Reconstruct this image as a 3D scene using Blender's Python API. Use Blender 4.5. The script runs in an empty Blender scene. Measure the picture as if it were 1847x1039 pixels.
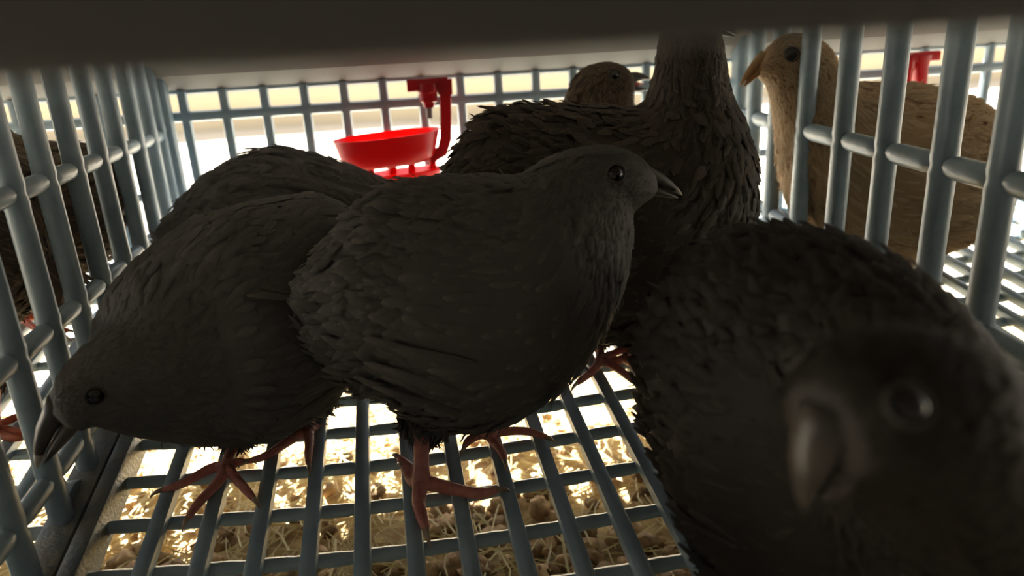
import bpy, math, random
import numpy as np
from mathutils import Vector, Matrix
from mathutils.bvhtree import BVHTree

random.seed(4); rng = np.random.default_rng(7)
scene = bpy.context.scene
COL = scene.collection
CZ = 0.25                       # camera height over the ground outside the cage

# ------------------------------------------------------------------ camera
FPX = 1300.0
def nrm(a): a = np.asarray(a, float); return a/np.linalg.norm(a)
def pixray(u, v): return np.array([u-923.5, -(v-519.5), -FPX])
_y = nrm(pixray(754, 93)); _z = -nrm(pixray(1074, 3700)); _z = nrm(_z-_y*np.dot(_z, _y)); _x = np.cross(_y, _z)
RW = np.array([_x, _y, _z])     # world <- camera
cam_data = bpy.data.cameras.new('camera'); cam = bpy.data.objects.new('camera', cam_data); COL.objects.link(cam)
M = Matrix([list(RW[0])+[0], list(RW[1])+[0], list(RW[2])+[CZ], [0, 0, 0, 1]])
cam.matrix_world = M
cam_data.sensor_width = 36; cam_data.lens = FPX/1847*36; cam_data.clip_start = 0.002; cam_data.clip_end = 300
cam_data.dof.use_dof = True; cam_data.dof.focus_distance = 0.285; cam_data.dof.aperture_fstop = 9.0
scene.camera = cam

# ------------------------------------------------------------------ light
world = bpy.data.worlds.new('sky'); scene.world = world; world.use_nodes = True
nt = world.node_tree; nt.nodes.clear()
out = nt.nodes.new('ShaderNodeOutputWorld'); bg = nt.nodes.new('ShaderNodeBackground'); sky = nt.nodes.new('ShaderNodeTexSky')
sky.sky_type = 'NISHITA'; sky.sun_disc = False; sky.sun_elevation = math.radians(52); sky.sun_rotation = math.radians(-20); sky.air_density = 1.0; sky.dust_density = 3.0
bg.inputs['Strength'].default_value = 0.11
mixn = nt.nodes.new('ShaderNodeMix'); mixn.data_type = 'RGBA'; mixn.inputs[0].default_value = 0.6; mixn.inputs[7].default_value = (6.0, 6.1, 6.3, 1)   # thin bright overcast
nt.links.new(sky.outputs[0], mixn.inputs[6]); nt.links.new(mixn.outputs[2], bg.inputs[0]); nt.links.new(bg.outputs[0], out.inputs[0])
sd = bpy.data.lights.new('sun', 'SUN'); sun = bpy.data.objects.new('sun', sd); COL.objects.link(sun)
sd.energy = 19.0; sd.angle = math.radians(0.6); sd.color = (1, 0.95, 0.86)
sun.location = (-1, 3, 4)
sun.rotation_euler = Vector((-0.30, 0.66, 0.95)).to_track_quat('Z', 'Y').to_euler()
scene.view_settings.view_transform = 'Standard'; scene.view_settings.look = 'None'
scene.view_settings.gamma = 1.0; scene.view_settings.use_curve_mapping = False
scene.view_settings.exposure = 1.5

# ------------------------------------------------------------------ geometry helpers
def at(u, v, Y, dz=0.0):
    """point of the plane y = Y that the photograph shows at (u, v)"""
    r = RW @ pixray(u, v); p = r*(Y/r[1]); return np.array([p[0], p[1], p[2]+CZ+dz])
SL = 0.14195
def floor_z(x, y):              # egg-roll floor, sloping down to the front, sagging in the middle of the pen
    return CZ-0.1626+SL*(y-0.2148)+0.007*(1-math.exp(-((x+0.024)/0.1)**2))
def on_floor(u, v, dz=0.0):
    r = RW @ pixray(u, v); t = (-0.1626-SL*0.2148+dz)/(r[2]-SL*r[1]); p = r*t
    for _ in range(3):
        h = 0.007*(1-math.exp(-((p[0]+0.024)/0.1)**2))
        t = (-0.1626-SL*0.2148+dz+h)/(r[2]-SL*r[1]); p = r*t
    return np.array([p[0], p[1], p[2]+CZ])

def link(name, me, mat=None, parent=None):
    o = bpy.data.objects.new(name, me); COL.objects.link(o)
    if mat is not None: me.materials.append(mat)
    if parent is not None: o.parent = parent
    return o
def tag(o, label=None, cat=None, group=None, kind=None):
    if label: o['label'] = label
    if cat: o['category'] = cat
    if group: o['group'] = group
    if kind: o['kind'] = kind
    return o
def thing(name, label, cat, loc, group=None):
    o = bpy.data.objects.new(name, None); COL.objects.link(o); o.location = loc
    o.empty_display_size = 0.01
    return tag(o, label, cat, group)
class MB:
    """collects vertices and faces of one mesh, in world coordinates"""
    def __init__(s): s.v = []; s.f = []
    def add(s, vs, fs):
        b = len(s.v); s.v += [tuple(map(float, p)) for p in vs]; s.f += [tuple(b+i for i in f) for f in fs]
    def box(s, lo, hi, rot=None):
        (a, b, c), (d, e, f) = lo, hi
        vs = [(a,b,c),(d,b,c),(d,e,c),(a,e,c),(a,b,f),(d,b,f),(d,e,f),(a,e,f)]
        s.add(vs, [(0,3,2,1),(4,5,6,7),(0,1,5,4),(1,2,6,5),(2,3,7,6),(3,0,4,7)])
    def sweep(s, path, sec, scales=None, up=(0,0,1), cap=True, fixed=False):
        """sec: list of (side, up) offsets; scales per path point (float or pair)"""
        P = np.array(path, float); n = len(P); m = len(sec); up = np.array(up, float); vs = []
        for i in range(n):
            t = nrm(P[min(i+1, n-1)]-P[max(i-1, 0)])
            if fixed: t = nrm(P[-1]-P[0])
            sd = np.cross(t, up); sd = nrm(sd) if np.linalg.norm(sd) > 1e-6 else np.array([1.0,0,0])
            u = np.cross(sd, t); k = 1.0 if scales is None else scales[i]
            ka, kb = (k, k) if np.isscalar(k) else k
            for a, b in sec: vs.append(P[i]+sd*a*ka+u*b*kb)
        fs = []
        for i in range(n-1):
            for j in range(m):
                k = (j+1) % m; fs.append((i*m+j, i*m+k, (i+1)*m+k, (i+1)*m+j))
        if cap: fs.append(tuple(range(m-1, -1, -1))); fs.append(tuple((n-1)*m+j for j in range(m)))
        s.add(vs, fs)
    def mesh(s, name, smooth=True, origin=(0,0,0)):
        me = bpy.data.meshes.new(name); o = np.array(origin, float)
        me.from_pydata([tuple(np.array(p)-o) for p in s.v], [], s.f); me.update()
        if smooth: me.shade_smooth()
        return me
    def build(s, name, mat, parent=None, smooth=True, sharp=40):
        org = np.array(parent.matrix_basis.translation) if parent is not None else np.zeros(3)
        if parent is not None and parent.parent is not None: org = org+np.array(parent.parent.matrix_basis.translation)
        me = s.mesh(name, smooth, org)
        if smooth and sharp: me.set_sharp_from_angle(angle=math.radians(sharp))
        return link(name, me, mat, parent)
def ellsec(a, b, n=10, p=1.0):
    out = []
    for i in range(n):
        t = 2*math.pi*i/n; c, s_ = math.cos(t), math.sin(t)
        out.append((a*math.copysign(abs(c)**p, c), b*math.copysign(abs(s_)**p, s_)))
    return out
def rsec(a, b, r):              # rounded rectangle, half sizes a b, corner r
    o = []
    for cx, cy, t0 in ((a-r,b-r,0),(-a+r,b-r,90),(-a+r,-b+r,180),(a-r,-b+r,270)):
        for k in range(3): t = math.radians(t0+45*k); o.append((cx+r*math.cos(t), cy+r*math.sin(t)))
    return o
def crom(P, n):                 # Catmull-Rom through rows of P, n samples
    P = np.asarray(P, float); m = len(P); out = []
    Q = np.vstack([2*P[0]-P[1], P, 2*P[-1]-P[-2]])
    for x in np.linspace(0, m-1, n):
        i = min(int(x), m-2); t = x-i; a, b, c, d = Q[i], Q[i+1], Q[i+2], Q[i+3]
        out.append(.5*((2*b)+(c-a)*t+(2*a-5*b+4*c-d)*t*t+(3*b-a-3*c+d)*t**3))
    return np.array(out)

# ------------------------------------------------------------------ materials
def new_mat(name):
    m = bpy.data.materials.new(name); m.use_nodes = True; t = m.node_tree; t.nodes.clear()
    o = t.nodes.new('ShaderNodeOutputMaterial'); return m, t, o
def N(t, typ, **kw):
    n = t.nodes.new(typ)
    for k, v in kw.items(): setattr(n, k, v)
    return n
def mixc(t, fac, a, b):
    n = N(t, 'ShaderNodeMix', data_type='RGBA')
    for sock, val in ((0, fac), (6, a), (7, b)):
        if hasattr(val, 'links') or hasattr(val, 'is_output'): t.links.new(val, n.inputs[sock])
        elif sock == 0: n.inputs[0].default_value = val
        else: n.inputs[sock].default_value = (*val, 1)
    return n.outputs[2]
def ramp(t, inp, lo, hi):
    n = N(t, 'ShaderNodeMapRange'); n.inputs[1].default_value = lo; n.inputs[2].default_value = hi
    t.links.new(inp, n.inputs[0]); return n.outputs[0]
def noise(t, scale, detail=3, rough=.6, coord='Object'):
    tc = N(t, 'ShaderNodeTexCoord'); n = N(t, 'ShaderNodeTexNoise'); n.inputs['Scale'].default_value = scale
    n.inputs['Detail'].default_value = detail; n.inputs['Roughness'].default_value = rough
    t.links.new(tc.outputs[coord], n.inputs['Vector']); return n.outputs['Fac']
def pmat(name, c1, c2=None, scale=40, rough=.5, bump=0, bscale=None, spec=.5, transl=None, tl=0.3, lo=.35, hi=.65, coat=0):
    m, t, o = new_mat(name); p = N(t, 'ShaderNodeBsdfPrincipled')
    p.inputs['Roughness'].default_value = rough; p.inputs['Specular IOR Level'].default_value = spec; p.inputs['Coat Weight'].default_value = coat
    if c2 is None: p.inputs['Base Color'].default_value = (*c1, 1)
    else: t.links.new(mixc(t, ramp(t, noise(t, scale), lo, hi), c1, c2), p.inputs['Base Color'])
    if bump:
        b = N(t, 'ShaderNodeBump'); b.inputs['Strength'].default_value = bump; b.inputs['Distance'].default_value = .001
        t.links.new(noise(t, bscale or scale*3), b.inputs['Height']); t.links.new(b.outputs[0], p.inputs['Normal'])
    if transl is not None:
        tr = N(t, 'ShaderNodeBsdfTranslucent'); tr.inputs[0].default_value = (*transl, 1); mx = N(t, 'ShaderNodeMixShader'); mx.inputs[0].default_value = tl
        t.links.new(p.outputs[0], mx.inputs[1]); t.links.new(tr.outputs[0], mx.inputs[2]); t.links.new(mx.outputs[0], o.inputs[0])
    else: t.links.new(p.outputs[0], o.inputs[0])
    return m
def feather_mat(name, dark, light, streak, sk=.5, edge=None, tl=.25, rough=.6):
    """colour from each feather's own attributes: fr random, fx across, fa along"""
    m, t, o = new_mat(name)
    def attr(a): n = N(t, 'ShaderNodeAttribute'); n.attribute_name = a; return n.outputs['Fac']
    c = mixc(t, attr('fr'), dark, light); hf = N(t, 'ShaderNodeMath', operation='MULTIPLY'); hf.inputs[1].default_value = .6; t.links.new(ramp(t, noise(t, 45, 2), .38, .62), hf.inputs[0]); c = mixc(t, hf.outputs[0], c, tuple(.5*(a+b)*.75 for a, b in zip(dark, light)))
    ab = N(t, 'ShaderNodeMath', operation='ABSOLUTE'); t.links.new(attr('fx'), ab.inputs[0])
    s = N(t, 'ShaderNodeMapRange'); s.inputs[1].default_value = 0.35; s.inputs[2].default_value = 0.05; s.inputs[3].default_value = 0; s.inputs[4].default_value = sk
    t.links.new(ab.outputs[0], s.inputs[0]); c = mixc(t, s.outputs[0], c, streak)
    if edge is not None:
        e = N(t, 'ShaderNodeMapRange'); e.inputs[1].default_value = .7; e.inputs[2].default_value = 1.0; e.inputs[4].default_value = .7
        t.links.new(attr('fa'), e.inputs[0]); c = mixc(t, e.outputs[0], c, edge)
    p = N(t, 'ShaderNodeBsdfPrincipled'); p.inputs['Roughness'].default_value = rough; p.inputs['Specular IOR Level'].default_value = .3
    t.links.new(c, p.inputs['Base Color'])
    tr = N(t, 'ShaderNodeBsdfTranslucent'); t.links.new(c, tr.inputs[0]); mx = N(t, 'ShaderNodeMixShader'); mx.inputs[0].default_value = tl
    t.links.new(p.outputs[0], mx.inputs[1]); t.links.new(tr.outputs[0], mx.inputs[2]); t.links.new(mx.outputs[0], o.inputs[0])
    return m
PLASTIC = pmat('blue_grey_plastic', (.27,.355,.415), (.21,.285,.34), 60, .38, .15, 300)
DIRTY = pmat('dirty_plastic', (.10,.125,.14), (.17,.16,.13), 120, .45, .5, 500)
ROOFM = pmat('grey_sheet', (.30,.29,.27), (.25,.24,.225), 8, .6)
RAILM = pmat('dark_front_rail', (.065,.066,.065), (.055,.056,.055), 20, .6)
REDM = pmat('red_plastic', (.62,.012,.018), None, rough=.35, transl=(.9,.03,.03), tl=.55)
REDD = pmat('red_plastic_solid', (.50,.012,.02), None, rough=.35, transl=(.8,.02,.03), tl=.2)
STEEL = pmat('steel_pin', (.25,.25,.26), None, rough=.35)
TRAYM = pmat('pale_tray', (.50,.48,.42), (.42,.38,.30), 20, .5)
BEDM = pmat('bedding', (.56,.42,.21), (.32,.20,.10), 70, .9, .8, 400)
DROPM = [pmat('dropping_brown', (.32,.19,.09), (.15,.085,.04), 150, .85, .9, 600), pmat('dropping_tan', (.48,.31,.16), (.28,.16,.075), 150, .85, .9, 600), pmat('dropping_pale', (.62,.57,.48), (.38,.31,.23), 120, .8, .7, 500)]
GROUNDM = pmat('sandy_ground', (.58,.52,.42), (.54,.48,.38), 3, .95, .3, 60)
WALLM = pmat('sandy_wall', (.72,.60,.40), (.67,.54,.35), 2, .9, .3, 30)
LEGM = pmat('leg_skin', (.64,.27,.21), (.50,.19,.15), 300, .45, .6, 900, transl=(.55,.07,.05), tl=.18)
LEGO = pmat('leg_skin_orange', (.55,.17,.08), (.45,.12,.06), 300, .45, .5, 900, transl=(.7,.12,.05), tl=.25)
CLAWM = pmat('claw', (.40,.30,.20), (.25,.17,.11), 300, .35)
BEAKM = pmat('beak_dark', (.040,.036,.033), (.075,.063,.053), 150, .35)
BEAKP = pmat('beak_pale_tip', (.42,.38,.32), None, rough=.35)
BEAKO = pmat('beak_horn', (.34,.22,.10), (.24,.15,.08), 200, .4, transl=(.5,.3,.1), tl=.3)
MOUTH = pmat('mouth_pink', (.55,.20,.16), None, rough=.4, transl=(.7,.2,.15), tl=.4)
EYEM = pmat('eye', (.006,.005,.005), None, rough=.08, spec=.5, coat=0)
EYER = pmat('eye_ring', (.075,.068,.06), (.05,.045,.04), 400, .6)
DARKBODY = pmat('dark_skin', (.050,.044,.038), (.035,.030,.026), 100, .8)
HAZEDBODY = pmat('hazed_grey_skin', (.105,.10,.095), (.085,.08,.075), 100, .8)  # skin lightened to go with the veil-lifted grey plumage
TANBODY = pmat('tan_skin', (.30,.19,.10), (.22,.13,.07), 60, .8)
BROWNBODY = pmat('brown_skin', (.075,.055,.04), (.05,.037,.027), 60, .8)
FDARK = feather_mat('hazed_dark_feathers', (.110,.105,.100), (.148,.141,.133), (.170,.157,.140), .2)  # pale lens veil put into the colour as a lifted grey
FHAZEDE = feather_mat('hazed_edged_dark_feathers', (.105,.10,.095), (.150,.141,.131), (.17,.157,.14), .2, edge=(.21,.185,.155), tl=.3)  # same veil-lifted grey, with paler feather edges
FSHADED = feather_mat('shaded_black_brown_feathers', (.019,.016,.013), (.034,.028,.021), (.048,.039,.028), .3, edge=(.042,.034,.024))  # shade near the lens put into the colour, darker than the other birds
FDRUF = feather_mat('ruffled_dark_feathers', (.058,.048,.040), (.125,.10,.076), (.15,.125,.095), .4, edge=(.16,.125,.09), tl=.35)
FBROWN = feather_mat('streaked_brown_feathers', (.07,.05,.035), (.13,.09,.06), (.24,.18,.11), .6, edge=(.06,.045,.03))
FTAN = feather_mat('tan_feathers', (.48,.34,.19), (.66,.50,.32), (.76,.64,.46), .5, edge=(.60,.46,.29), tl=.55)

# ------------------------------------------------------------------ outside: ground and wall
gb = MB(); nx, ny = 60, 60
for j in range(ny+1):
    for i in range(nx+1):
        x = -7+14*i/nx; y = -3+9*j/ny
        gb.v.append((x, y, -0.003-0.02*max(0, math.sin(x*2.1+y*1.3)*math.sin(y*1.7-x*.6))))
for j in range(ny):
    for i in range(nx): a = j*(nx+1)+i; gb.f.append((a, a+1, a+nx+2, a+nx+1))
tag(gb.build('ground', GROUNDM), kind='structure', label='sunlit sandy ground outside behind the cage')
wb = MB(); n = 60; top = []
for i in range(n+1):
    x = -6+12*i/n; top.append((x, 0.56+.05*math.sin(x*5.1)+.05*math.sin(x*11.7+1)))
for (x, h) in top: wb.v += [(x,3.0,-.02),(x,3.0,h),(x,3.14,h),(x,3.14,-.02)]
for i in range(n):
    a = i*4
    for k in range(4): wb.f.append((a+k, a+4+k, a+4+(k+1)%4, a+(k+1)%4))
wb.f += [(0,1,2,3), (n*4+3,n*4+2,n*4+1,n*4)]
tag(wb.build('wall_back', WALLM, smooth=False), kind='structure', label='low sandy wall in shade beyond the cage')

# added unseen lean-to, put in to shade the front of the cage, open towards the back and the sides
GOBOM = pmat('gobo_boards', (.17,.17,.165), (.13,.13,.13), 6, .8)
m = MB(); m.box((-2.2,-1.3,.95),(2.2,.57,1.0)); tag(m.build('gobo_roof', GOBOM, smooth=False), kind='structure', label='added unseen roof that shades the front of the cage')
for nm, x in (('wall_left',-1.3),('wall_right',1.3)):
    m = MB(); m.box((x-.02,-1.3,-.02),(x+.02,.0,.95)); tag(m.build(nm, GOBOM, smooth=False), kind='structure', label='added unseen side wall that blocks light, '+nm[5:]+' of the cage front')
m = MB(); m.box((-2.2,-1.35,-.02),(2.2,-1.3,1.0)); tag(m.build('gobo_front', GOBOM, smooth=False), kind='structure', label='added unseen wall behind the viewer that blocks front light')

# ------------------------------------------------------------------ cage
YB = 0.465; YF = 0.06
def xl(y): return -.1395-.07*(y-.24)
def xr(y): return .185+.08*(y-.25)
def roof_z(y): return CZ+.036           # flat roof, hidden behind the front rail
ZL = CZ-.0178                            # lower edge of the board that closes the top of the back
cage = thing('quail_cage', 'blue-grey plastic bar cage with several pens that holds all the quails', 'cage', (0, .25, 0))
def bar(parent, mb, mat=None): return mb.build('bar', mat or PLASTIC, parent)

# floor: rods running to the back lie on top of thinner, spindle-shaped cross rods
fp = MB()
for xs in (-.40, .56):
    fp.sweep([(xs,.07,floor_z(xs,.07)-.003),(xs,YB,floor_z(xs,YB)-.003)], rsec(.006,.006,.002))
fp.sweep([(-.40,YB-.004,floor_z(-.4,YB)-.004),(.56,YB-.004,floor_z(.56,YB)-.004)], rsec(.004,.004,.0015))
# dirty edge rail beside the left partition
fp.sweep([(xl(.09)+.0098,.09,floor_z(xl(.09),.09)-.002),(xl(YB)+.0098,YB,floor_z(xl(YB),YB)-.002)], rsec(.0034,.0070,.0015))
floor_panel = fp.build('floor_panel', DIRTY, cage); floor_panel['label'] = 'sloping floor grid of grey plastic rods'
RX0, RP = -.0343, .018
rods = [RX0+RP*i for i in range(-20, 34)]
for xq in rods:
    y0, y1 = .075, YB-.002
    xa, xb = xq-.0538*(y0-.2148), xq-.0538*(y1-.2148)
    if -.150 < xq < -.115: continue
    m = MB(); path = []; sc = []
    m.sweep([(xa,y0,floor_z(xa,y0)),(xb,y1,floor_z(xb,y1))], ellsec(.0031,.0030,10,.75))
    bar(floor_panel, m)
cross_me = None
for i in range(-6, 11):
    y = .2148+.0236*i
    if y > YB-.008: continue
    if cross_me is None:
        m = MB(); path = []; sc = []; off = -.0538*(.26-.2148)
        for a, b in zip(rods[:-1], rods[1:]):
            for u, k in ((0,.90),(.2,.93),(.3,1.0),(.5,1.0),(.7,1.0),(.8,.93)):
                x = a+off+u*(b-a); path.append((x,0,floor_z(x,.2148)-floor_z(-.024,.2148)-.0035)); sc.append(k)
        m.sweep(path, ellsec(.0026,.0026,8), sc, fixed=True); cross_me = m.mesh('bar'); cross_me.materials.append(PLASTIC)
    o = bpy.data.objects.new('bar', cross_me); COL.objects.link(o); o.parent = floor_panel
    o.location = (0, y-.25, floor_z(-.024, y))

def side_panel(fx, ys, zs, hw_v, hd_v, r_h, label, zb_off):
    """fx(y): plane of the partition; ys: bar positions; zs: heights of the cross bars (camera relative)"""
    pn = MB(); ya, yb = .085, YB-.004
    pn.sweep([(fx(ya),ya,floor_z(fx(ya),ya)+zb_off),(fx(yb),yb,floor_z(fx(yb),yb)+zb_off)], rsec(.0062,.0062,.0022))
    pn.sweep([(fx(ya),ya,roof_z(ya)-.004),(fx(yb),yb,roof_z(yb)-.004)], rsec(.004,.003,.0012))
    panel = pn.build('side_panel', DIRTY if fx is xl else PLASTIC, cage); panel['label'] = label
    for y in ys:
        x = fx(y); zb = floor_z(x, y)+zb_off; zt = roof_z(y)-.004; m = MB()
        z = [zb, zt]; lv = sorted([CZ+q for q in zs if zb+.01 < CZ+q < zt-.01])
        path = [(x,y,zb)]; sc = [1.0]
        for q in lv:
            for d, k in ((-.0065,1.0),(-.003,1.05),(0,.93),(.003,1.05),(.0065,1.0)): path.append((x,y,q+d)); sc.append(k)
        path.append((x,y,zt)); sc.append(1.0)
        m.sweep(path, ellsec(hd_v, hw_v, 12, .8), sc, up=(0,1,0), fixed=True); bar(panel, m)
    for q in zs:
        m = MB(); path = []; sc = []
        yy = sorted(ys)
        for a, b in zip(yy[:-1], yy[1:]):
            for u, k in ((0,.55),(.10,.70),(.17,.92),(.26,1.0),(.5,1.0),(.74,1.0),(.83,.92),(.90,.70)):
                y = a+u*(b-a)
                if CZ+q > floor_z(fx(y), y)+zb_off: path.append((fx(y),y,CZ+q)); sc.append(k)
        if len(path) > 3: m.sweep(path, ellsec(r_h*.9, r_h, 10), sc, fixed=True); bar(panel, m)
    return panel
lys = [.2629-.0285*i for i in range(6, 0, -1)]+[.2629,.2899,.3185,.3487,.3772,.4070,.4330,.4530]
left_panel = side_panel(xl, lys, [-.0387,-.0880,-.1335], .0039, .0037, .0036, 'left partition of close-set grey bars beside the pecking quail', -.001)
rys = [.2091-.0345*i for i in range(3, 0, -1)]+[.2091,.2397,.2781,.3155,.356,.3936,.428,.4545]
right_panel = side_panel(xr, rys, [-.0486,-.1005], .0047, .0042, .0043, 'right partition of wide-set grey bars before the tan quail', -.001)
pn = MB()
pn.sweep([(-.40,YB,floor_z(-.4,YB)),(.56,YB,floor_z(.56,YB))], rsec(.004,.005,.0015))
pn.sweep([(-.40,YB+.001,ZL+.0035),(.56,YB+.001,ZL+.0035)], rsec(.002,.0025,.001))
back_panel = pn.build('back_panel', PLASTIC, cage); back_panel['label'] = 'back grille of the cage, bright daylight behind it'
for i in range(-17, 24):
    x = .0004*1.045+.0237*i; m = MB()
    m.sweep([(x,YB,floor_z(x,YB)),(x,YB,ZL+.003)], ellsec(.0030,.0028,8,.85), up=(0,1,0)); bar(back_panel, m)
for q in (-.0299,-.0763,-.119):
    m = MB(); path = []; sc = []
    for i in range(-17, 23):
        for u, k in ((0,1.15),(.15,1.0),(.85,1.0)): path.append((.0004+.0237*(i+u),YB,CZ+q)); sc.append(k)
    path.append((.0004+.0237*23,YB,CZ+q)); sc.append(1.15)
    m.sweep(path, ellsec(.0028,.0032,8,.85), sc, fixed=True); bar(back_panel, m)
# corner posts where the partitions meet the back grille
for (x, w) in ((xl(YB)+.002,.0058),(xr(YB)-.001,.004),(-.40,.006),(.56,.006)):
    m = MB(); m.sweep([(x,YB-.007,.001),(x,YB-.007,roof_z(YB)-.002)], rsec(w,.004,.0015), up=(0,1,0)); m.build('corner_post', PLASTIC, cage)
for x in (-.40,.56):
    m = MB(); m.sweep([(x,.066,.001),(x,.066,roof_z(.066)-.002)], rsec(.006,.006,.0015), up=(0,1,0)); m.build('corner_post', PLASTIC, cage)
# small latch on the left rail
m = MB(); p = on_floor(150,905); m.sweep([(p[0]-.003,p[1]-.011,p[2]+.005),(p[0]-.0035,p[1],p[2]+.0065),(p[0]-.004,p[1]+.004,p[2]+.005)], rsec(.0028,.002,.0008)); m.build('latch', PLASTIC, cage)
# roof sheet sloping to the back, with a turned-down back lip, and the front rail right over the lens
m = MB(); pr = [(.064,roof_z(.064)),(.2,roof_z(.2)),(YB-.038,roof_z(YB))]
for x in (-.46,.60):
    for (y, z) in pr: m.v += [(x,y,z),(x,y,z+.004)]
m.f = [(0,2,8,6),(2,4,10,8),(1,7,9,3),(3,9,11,5),(4,5,11,10),(0,6,7,1),(0,1,3,2),(2,3,5,4),(6,8,9,7),(8,10,11,9)]
roof = m.build('roof_sheet', ROOFM, cage, smooth=False)
m = MB(); pr = [(YB-.038,roof_z(YB)+.004),(YB-.012,CZ-.006),(YB+.003,ZL),(YB+.007,ZL+.002),(YB-.008,CZ-.003),(YB-.033,roof_z(YB)+.004)]
for x in (-.46,.60): m.v += [(x,y,z) for y, z in pr]
m.f = [(k,(k+1)%6,(k+1)%6+6,k+6) for k in range(6)]+[(5,4,3,2,1,0),(6,7,8,9,10,11)]
m.build('back_board', ROOFM, cage, smooth=False)
m = MB(); m.sweep([(-.46,YB+.0065,ZL+.0035),(.60,YB+.0065,ZL+.0035)], ellsec(.0018,.0022,8)); m.build('roof_lip', PLASTIC, cage)
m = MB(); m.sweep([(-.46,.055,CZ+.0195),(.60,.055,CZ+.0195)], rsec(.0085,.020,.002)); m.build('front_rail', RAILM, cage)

# ------------------------------------------------------------------ tray, bedding, droppings
tr = thing('dropping_tray', 'pale shallow tray of bedding beneath the cage floor', 'tray', (.08, .26, 0))
m = MB(); m.box((-.44,.02,.0005),(.60,.50,.0035)); m.build('tray_base', TRAYM, tr, smooth=False)
for lo, hi in (((-.44,.02,.0035),(.60,.024,.022)),((-.44,.496,.0035),(.60,.50,.022)),((-.44,.024,.0035),(-.436,.496,.022)),((.596,.024,.0035),(.60,.496,.022))):
    m = MB(); m.box(lo, hi); m.build('tray_rim', TRAYM, tr, smooth=False)
def bed_z(x, y): return .0125+.0035*math.sin(x*38+1.3)*math.sin(y*31)+.002*math.sin(x*90+y*70)
m = MB(); nx, ny = 130, 60
for j in range(ny+1):
    for i in range(nx+1):
        x = -.434+1.028*i/nx; y = .026+.468*j/ny; m.v.append((x,y,bed_z(x,y)+random.uniform(-.001,.001)))
for j in range(ny):
    for i in range(nx): a = j*(nx+1)+i; m.f.append((a,a+1,a+nx+2,a+nx+1))
o = m.build('bedding', BEDM); tag(o, 'brown crumbly bedding under the floor grid', 'bedding', kind='stuff')

def np_mesh(name, V, F, mat, attrs=None, smooth=False):
    """V (n,3), F (m,3) triangles"""
    me = bpy.data.meshes.new(name); V = np.asarray(V, np.float32); F = np.asarray(F, np.int32)
    me.vertices.add(len(V)); me.vertices.foreach_set('co', V.ravel())
    me.loops.add(F.size); me.loops.foreach_set('vertex_index', F.ravel())
    me.polygons.add(len(F)); me.polygons.foreach_set('loop_start', np.arange(0, F.size, 3, dtype=np.int32))
    me.update(calc_edges=True); me.validate()
    for k, a in (attrs or {}).items():
        at_ = me.attributes.new(k, 'FLOAT', 'POINT'); at_.data.foreach_set('value', np.asarray(a, np.float32).ravel())
    if smooth: me.shade_smooth()
    me.materials.append(mat); return me
def straw(n, xr_, yr_, lrange, w, zoff):
    k = 4; V = []; F = []; R = []
    c = np.stack([rng.uniform(*xr_, n), rng.uniform(*yr_, n)], 1); ang = rng.uniform(0, 2*np.pi, n); L = rng.uniform(*lrange, n)
    bend = rng.normal(0, .35, n); tilt = rng.normal(0, .12, n)
    for i in range(n):
        d = np.array([math.cos(ang[i]), math.sin(ang[i])]); s = np.array([-d[1], d[0]]); rr = rng.uniform(0, 1); ww = w*rng.uniform(.6,1.4); b = len(V)
        zz = bed_z(*c[i])+zoff*rng.uniform(0,1)
        for q in range(k):
            u = q/(k-1)-.5; p = c[i]+d*L[i]*u+s*bend[i]*L[i]*(u*u); z = max(zz+tilt[i]*L[i]*u, .005)
            V += [(*(p+s*ww), z), (*p, z+ww*1.3), (*(p-s*ww), z)]; R += [rr]*3
        for q in range(k-1):
            a = b+q*3
            for j in range(2): F += [(a+j,a+j+1,a+j+4),(a+j,a+j+4,a+j+3)]
    return V, F, R
sm, st, so = new_mat('straw'); a = N(st, 'ShaderNodeAttribute'); a.attribute_name = 'fr'
cc = mixc(st, a.outputs['Fac'], (.48,.36,.15), (.80,.69,.40)); pp = N(st, 'ShaderNodeBsdfPrincipled'); pp.inputs['Roughness'].default_value = .45
st.links.new(cc, pp.inputs['Base Color']); trn = N(st, 'ShaderNodeBsdfTranslucent'); st.links.new(cc, trn.inputs[0]); mx = N(st, 'ShaderNodeMixShader'); mx.inputs[0].default_value = .25
st.links.new(pp.outputs[0], mx.inputs[1]); st.links.new(trn.outputs[0], mx.inputs[2]); st.links.new(mx.outputs[0], so.inputs[0])
V1, F1, R1 = straw(11000, (-.42,.56), (.05,.485), (.010,.042), .00042, .012)
me = np_mesh('straw_bedding', V1, F1, sm, {'fr': R1}); o = link('straw_bedding', me)
tag(o, 'loose yellow straw and hay strewn on the bedding below the floor rods', 'straw', kind='stuff')

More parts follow.
